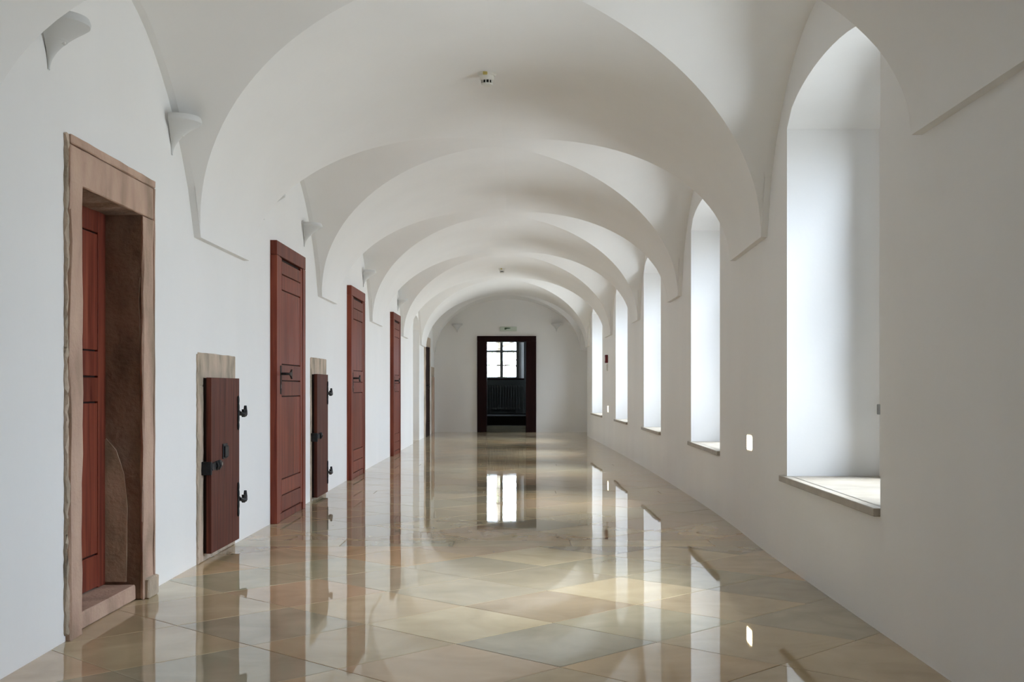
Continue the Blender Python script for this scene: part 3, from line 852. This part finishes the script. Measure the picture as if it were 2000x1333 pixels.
# radiator
r = thing('radiator', (-0.38, FY - 0.12, 0.37), 'grey column radiator under the small-paned window beyond the doorway', 'radiator')
sec = None
for k in range(13):
    x = -0.42 + k * 0.07
    if sec is None:
        bm = bmesh.new()
        for yy in (-.04, .04): tube(bm, [(0, yy, .14), (0, yy, .70)], .018, 8)
        box(bm, -.028, .028, -.06, .06, .10, .16, .01); box(bm, -.028, .028, -.06, .06, .68, .75, .01)
        sec = obj('radiator_section', bm, M['radiator'], r); s = sec
    else:
        s = sec.copy(); C.objects.link(s); s.parent = r
    s.location.x = x
bm = bmesh.new(); tube(bm, [(.44, 0, .72), (.52, 0, .72), (.53, 0, .70), (.53, 0, 0)], .012, 8); tube(bm, [(.47, 0, .72), (.47, -.07, .72)], .02, 8); obj('radiator_pipe', bm, M['radiator'], r)
for s in (-.35, .35):
    bm = bmesh.new(); box(bm, s - .02, s + .02, -.03, .03, 0, .12, .004); obj('radiator_foot', bm, M['radiator'], r)

# ------------------------------------------------------------------ wall sconces
def sconce_bm():
    bm = bmesh.new(); H = 0.20; NT, NA = 16, 20
    rings = []
    for i in range(NT + 1):
        t = i / NT; q = min(1.0, t / 0.86); k = 0.05 + 0.95 * q ** 2.0 * (1.0 if t < 0.86 else 1.0 + 0.03 * math.sin(PI * (t - .86) / .14))
        ring = []
        for j in range(NA + 1):
            a = -PI / 2 * 1.12 + PI * 1.12 * j / NA
            px = 0.04 * k + (0.12 * k) * math.cos(a); py = 0.125 * k * math.sin(a)
            ring.append(bm.verts.new((max(0.0, px), py, H * t)))
        rings.append(ring)
    for r0, r1 in zip(rings, rings[1:]):
        for j in range(NA): bm.faces.new((r0[j], r0[j + 1], r1[j + 1], r1[j]))
    # rolled rim and inside
    prev = rings[-1]
    for (kk, dz) in ((0.985, 0.006), (0.93, 0.004), (0.80, -0.03), (0.45, -0.09)):
        ring = [bm.verts.new((max(0.0, v.co.x * kk), v.co.y * kk, H + dz)) for v in rings[-1]]
        for j in range(NA): bm.faces.new((prev[j], prev[j + 1], ring[j + 1], ring[j]))
        prev = ring
    bm.faces.new(prev)
    return bm
proto = None
def sconce(x, y, z, rz, label):
    global proto
    t = thing('wall_sconce', (x, y, z), label, 'wall light', 'trumpet-shaped wall lights', rz)
    if proto is None:
        s = obj('shade', sconce_bm(), M['sconce'], t, smooth=40)
        bm = bmesh.new(); box(bm, -0.003, 0.006, -0.035, 0.035, 0.09, 0.19, .002); b = obj('back_plate', bm, M['sconce'], t)
        bm = bmesh.new(); lathe(bm, [(0, .0), (.012, .0), (.012, .03), (.022, .045), (.024, .07), (.012, .085), (0, .09)], 14, (0.06, 0, 0.1)); c = obj('bulb', bm, M['white_paint'], t)
        proto = (s, b, c)
    else:
        for q in proto:
            c = q.copy(); C.objects.link(c); c.parent = t
    return t
for y, z, lab in ((4.66, 2.315, 'nearest trumpet wall light, cut by the vault at upper left'),
                  (6.44, 2.33, 'trumpet wall light right above the stone-framed door, second from the front'),
                  (8.78, 2.31, 'trumpet wall light mostly hidden behind the nearest vault band, above left of first panelled door'),
                  (10.5, 2.315, 'trumpet wall light above the right edge of the nearest panelled door'),
                  (14.75, 2.32, 'trumpet wall light above the middle panelled door'),
                  (19.1, 2.30, 'trumpet wall light above the farthest panelled door')):
    sconce(XL(y), y, z, 0, lab)
sconce(-1.43, Y_END, 2.36, -PI / 2, 'trumpet wall light on the end wall, left of the doorway')
sconce(0.92, Y_END, 2.38, -PI / 2, 'trumpet wall light on the end wall, right of the doorway')

# ------------------------------------------------------------------ smoke detectors
def detector(x, y, z, label):
    t = thing('smoke_detector', (x, y, z), label, 'smoke detector', 'smoke detectors on the vault crown')
    bm = bmesh.new(); lathe(bm, [(0, 0.02), (.062, .02), (.062, -.012), (.055, -.020), (0, -.020)], 32); obj('base', bm, M['plastic'], t, smooth=40)
    bm = bmesh.new(); lathe(bm, [(.048, -.020), (.047, -.042), (.040, -.050), (0, -.050)], 32); b = obj('body', bm, M['plastic'], t, smooth=40)
    bm = bmesh.new(); lathe(bm, [(.032, -.048), (.032, -.072), (0, -.072)], 24); obj('sensor_core', bm, M['black'], t)
    for k in range(10):
        a = 2 * PI * k / 10 + .15
        bm = bmesh.new(); tube(bm, [(.036 * math.cos(a), .036 * math.sin(a), -.048), (.036 * math.cos(a), .036 * math.sin(a), -.072)], .0035, 6)
        obj('cage_rib', bm, M['plastic'], t)
    bm = bmesh.new(); lathe(bm, [(.038, -.070), (.036, -.080), (.022, -.088), (0, -.089)], 24); obj('cap', bm, M['plastic'], t, smooth=40)
    bm = bmesh.new(); box(bm, -.025, .005, -.064, -.050, -.024, -.004, .003); obj('sticker', bm, M['amber'], t)
detector(-0.205, 7.82, 3.15, 'round smoke detector on the nearest vault band, high above the floor')
detector(-0.275, 20.6, 3.15, 'far smoke detector on the vault crown, above the end doorway')

# ------------------------------------------------------------------ small fittings on the right wall and end wall
def step_light(y, z, label):
    x = XR(y)
    t = thing('step_light', (x, y, z), label, 'step light', 'recessed step lights in the right wall')
    bm = bmesh.new()
    for y0, y1, z0, z1 in ((-.10, -.088, -.058, .058), (.088, .10, -.058, .058), (-.088, .088, -.058, -.05), (-.088, .088, .05, .058)):
        box(bm, -.004, .02, y0, y1, z0, z1)
    obj('bezel', bm, M['plaster'], t)
    bm = bmesh.new()   # shallow bowed glass with clipped corners
    prism_x(bm, [(-.088, -.036), (-.072, -.05), (.072, -.05), (.088, -.036), (.088, .036), (.072, .05), (-.072, .05), (-.088, .036)], -.006, .015)
    obj('lamp_glass', bm, M['lamp'], t)
step_light(8.12, 0.67, 'glowing warm step light between the first two window niches')
step_light(20.7, 0.675, 'far glowing step light below the red call point')

y = 20.8
t = thing('call_point', (XR(y), y, 1.56), 'dark red fire call point high on the right wall between the last windows', 'fire alarm')
bm = bmesh.new(); box(bm, -.05, .0, -.065, .065, -.07, .075, .006); obj('housing', bm, M['red'], t)
bm = bmesh.new(); box(bm, -.053, -.049, -.035, .035, -.03, .035, .001); obj('glass_plate', bm, M['white_paint'], t)
t = thing('wall_switch', (XR(y), y, 1.41), 'pale grey switch plate just below the red call point', 'switch')
bm = bmesh.new(); box(bm, -.025, .0, -.04, .04, -.06, .06, .003); obj('plate', bm, M['plastic'], t)
bm = bmesh.new(); box(bm, -.029, -.024, -.028, .028, -.045, .045, .002); obj('rocker', bm, M['plastic'], t)

t = thing('exit_sign', (-0.22, Y_END, 2.44), 'small pale green escape sign above the end doorway', 'sign')
bm = bmesh.new(); box(bm, -.2, .2, -.03, .0, -.05, .055, .004); obj('sign_plate', bm, M['sign'], t)
bm = bmesh.new()
prism_y(bm, [(-.09, -.012), (-.09, .03), (-.06, .036), (.035, .03), (.06, .022), (.03, .010), (-.03, .004), (-.06, -.012)], -.033, -.03)
obj('arrow_mark', bm, M['sign_green'], t)

# ------------------------------------------------------------------ outside the far window
tr = thing('garden_tree', (-0.6, 36.5, 0), 'pale leafy tree glimpsed through the small-paned far window', 'tree')
bm = bmesh.new()
tube(bm, [(0, 0, -.5), (.1, 0, 1.2), (0, .1, 2.4), (.1, .1, 4.2)], [.16, .12, .09, .03], 10)
for k in range(9):
    a = random.uniform(0, 2 * PI); z = random.uniform(1.0, 3.4)
    tube(bm, [(0, 0, z), (.7 * math.cos(a), .5 * math.sin(a), z + .3), (1.4 * math.cos(a), .9 * math.sin(a), z + .5)], [.035, .025, .01], 6)
obj('trunk', bm, M['bark'], tr)
bm = bmesh.new()
for k in range(900):
    c = Vector((random.gauss(0, .9), random.gauss(0, .6), random.uniform(.6, 4.6)))
    a, b2_, c2 = [random.uniform(0, 2 * PI) for _ in range(3)]
    R_ = Matrix.Rotation(a, 3, 'Z') @ Matrix.Rotation(b2_, 3, 'X') @ Matrix.Rotation(c2, 3, 'Y')
    s = random.uniform(.03, .06)
    bm.faces.new([bm.verts.new(c + R_ @ Vector(p)) for p in ((-s, 0, 0), (0, -s * .5, .006), (s, 0, 0), (0, s * .5, .006))])
f = obj('foliage', bm, M['leaf'], tr, smooth='keep'); f['kind'] = 'stuff'
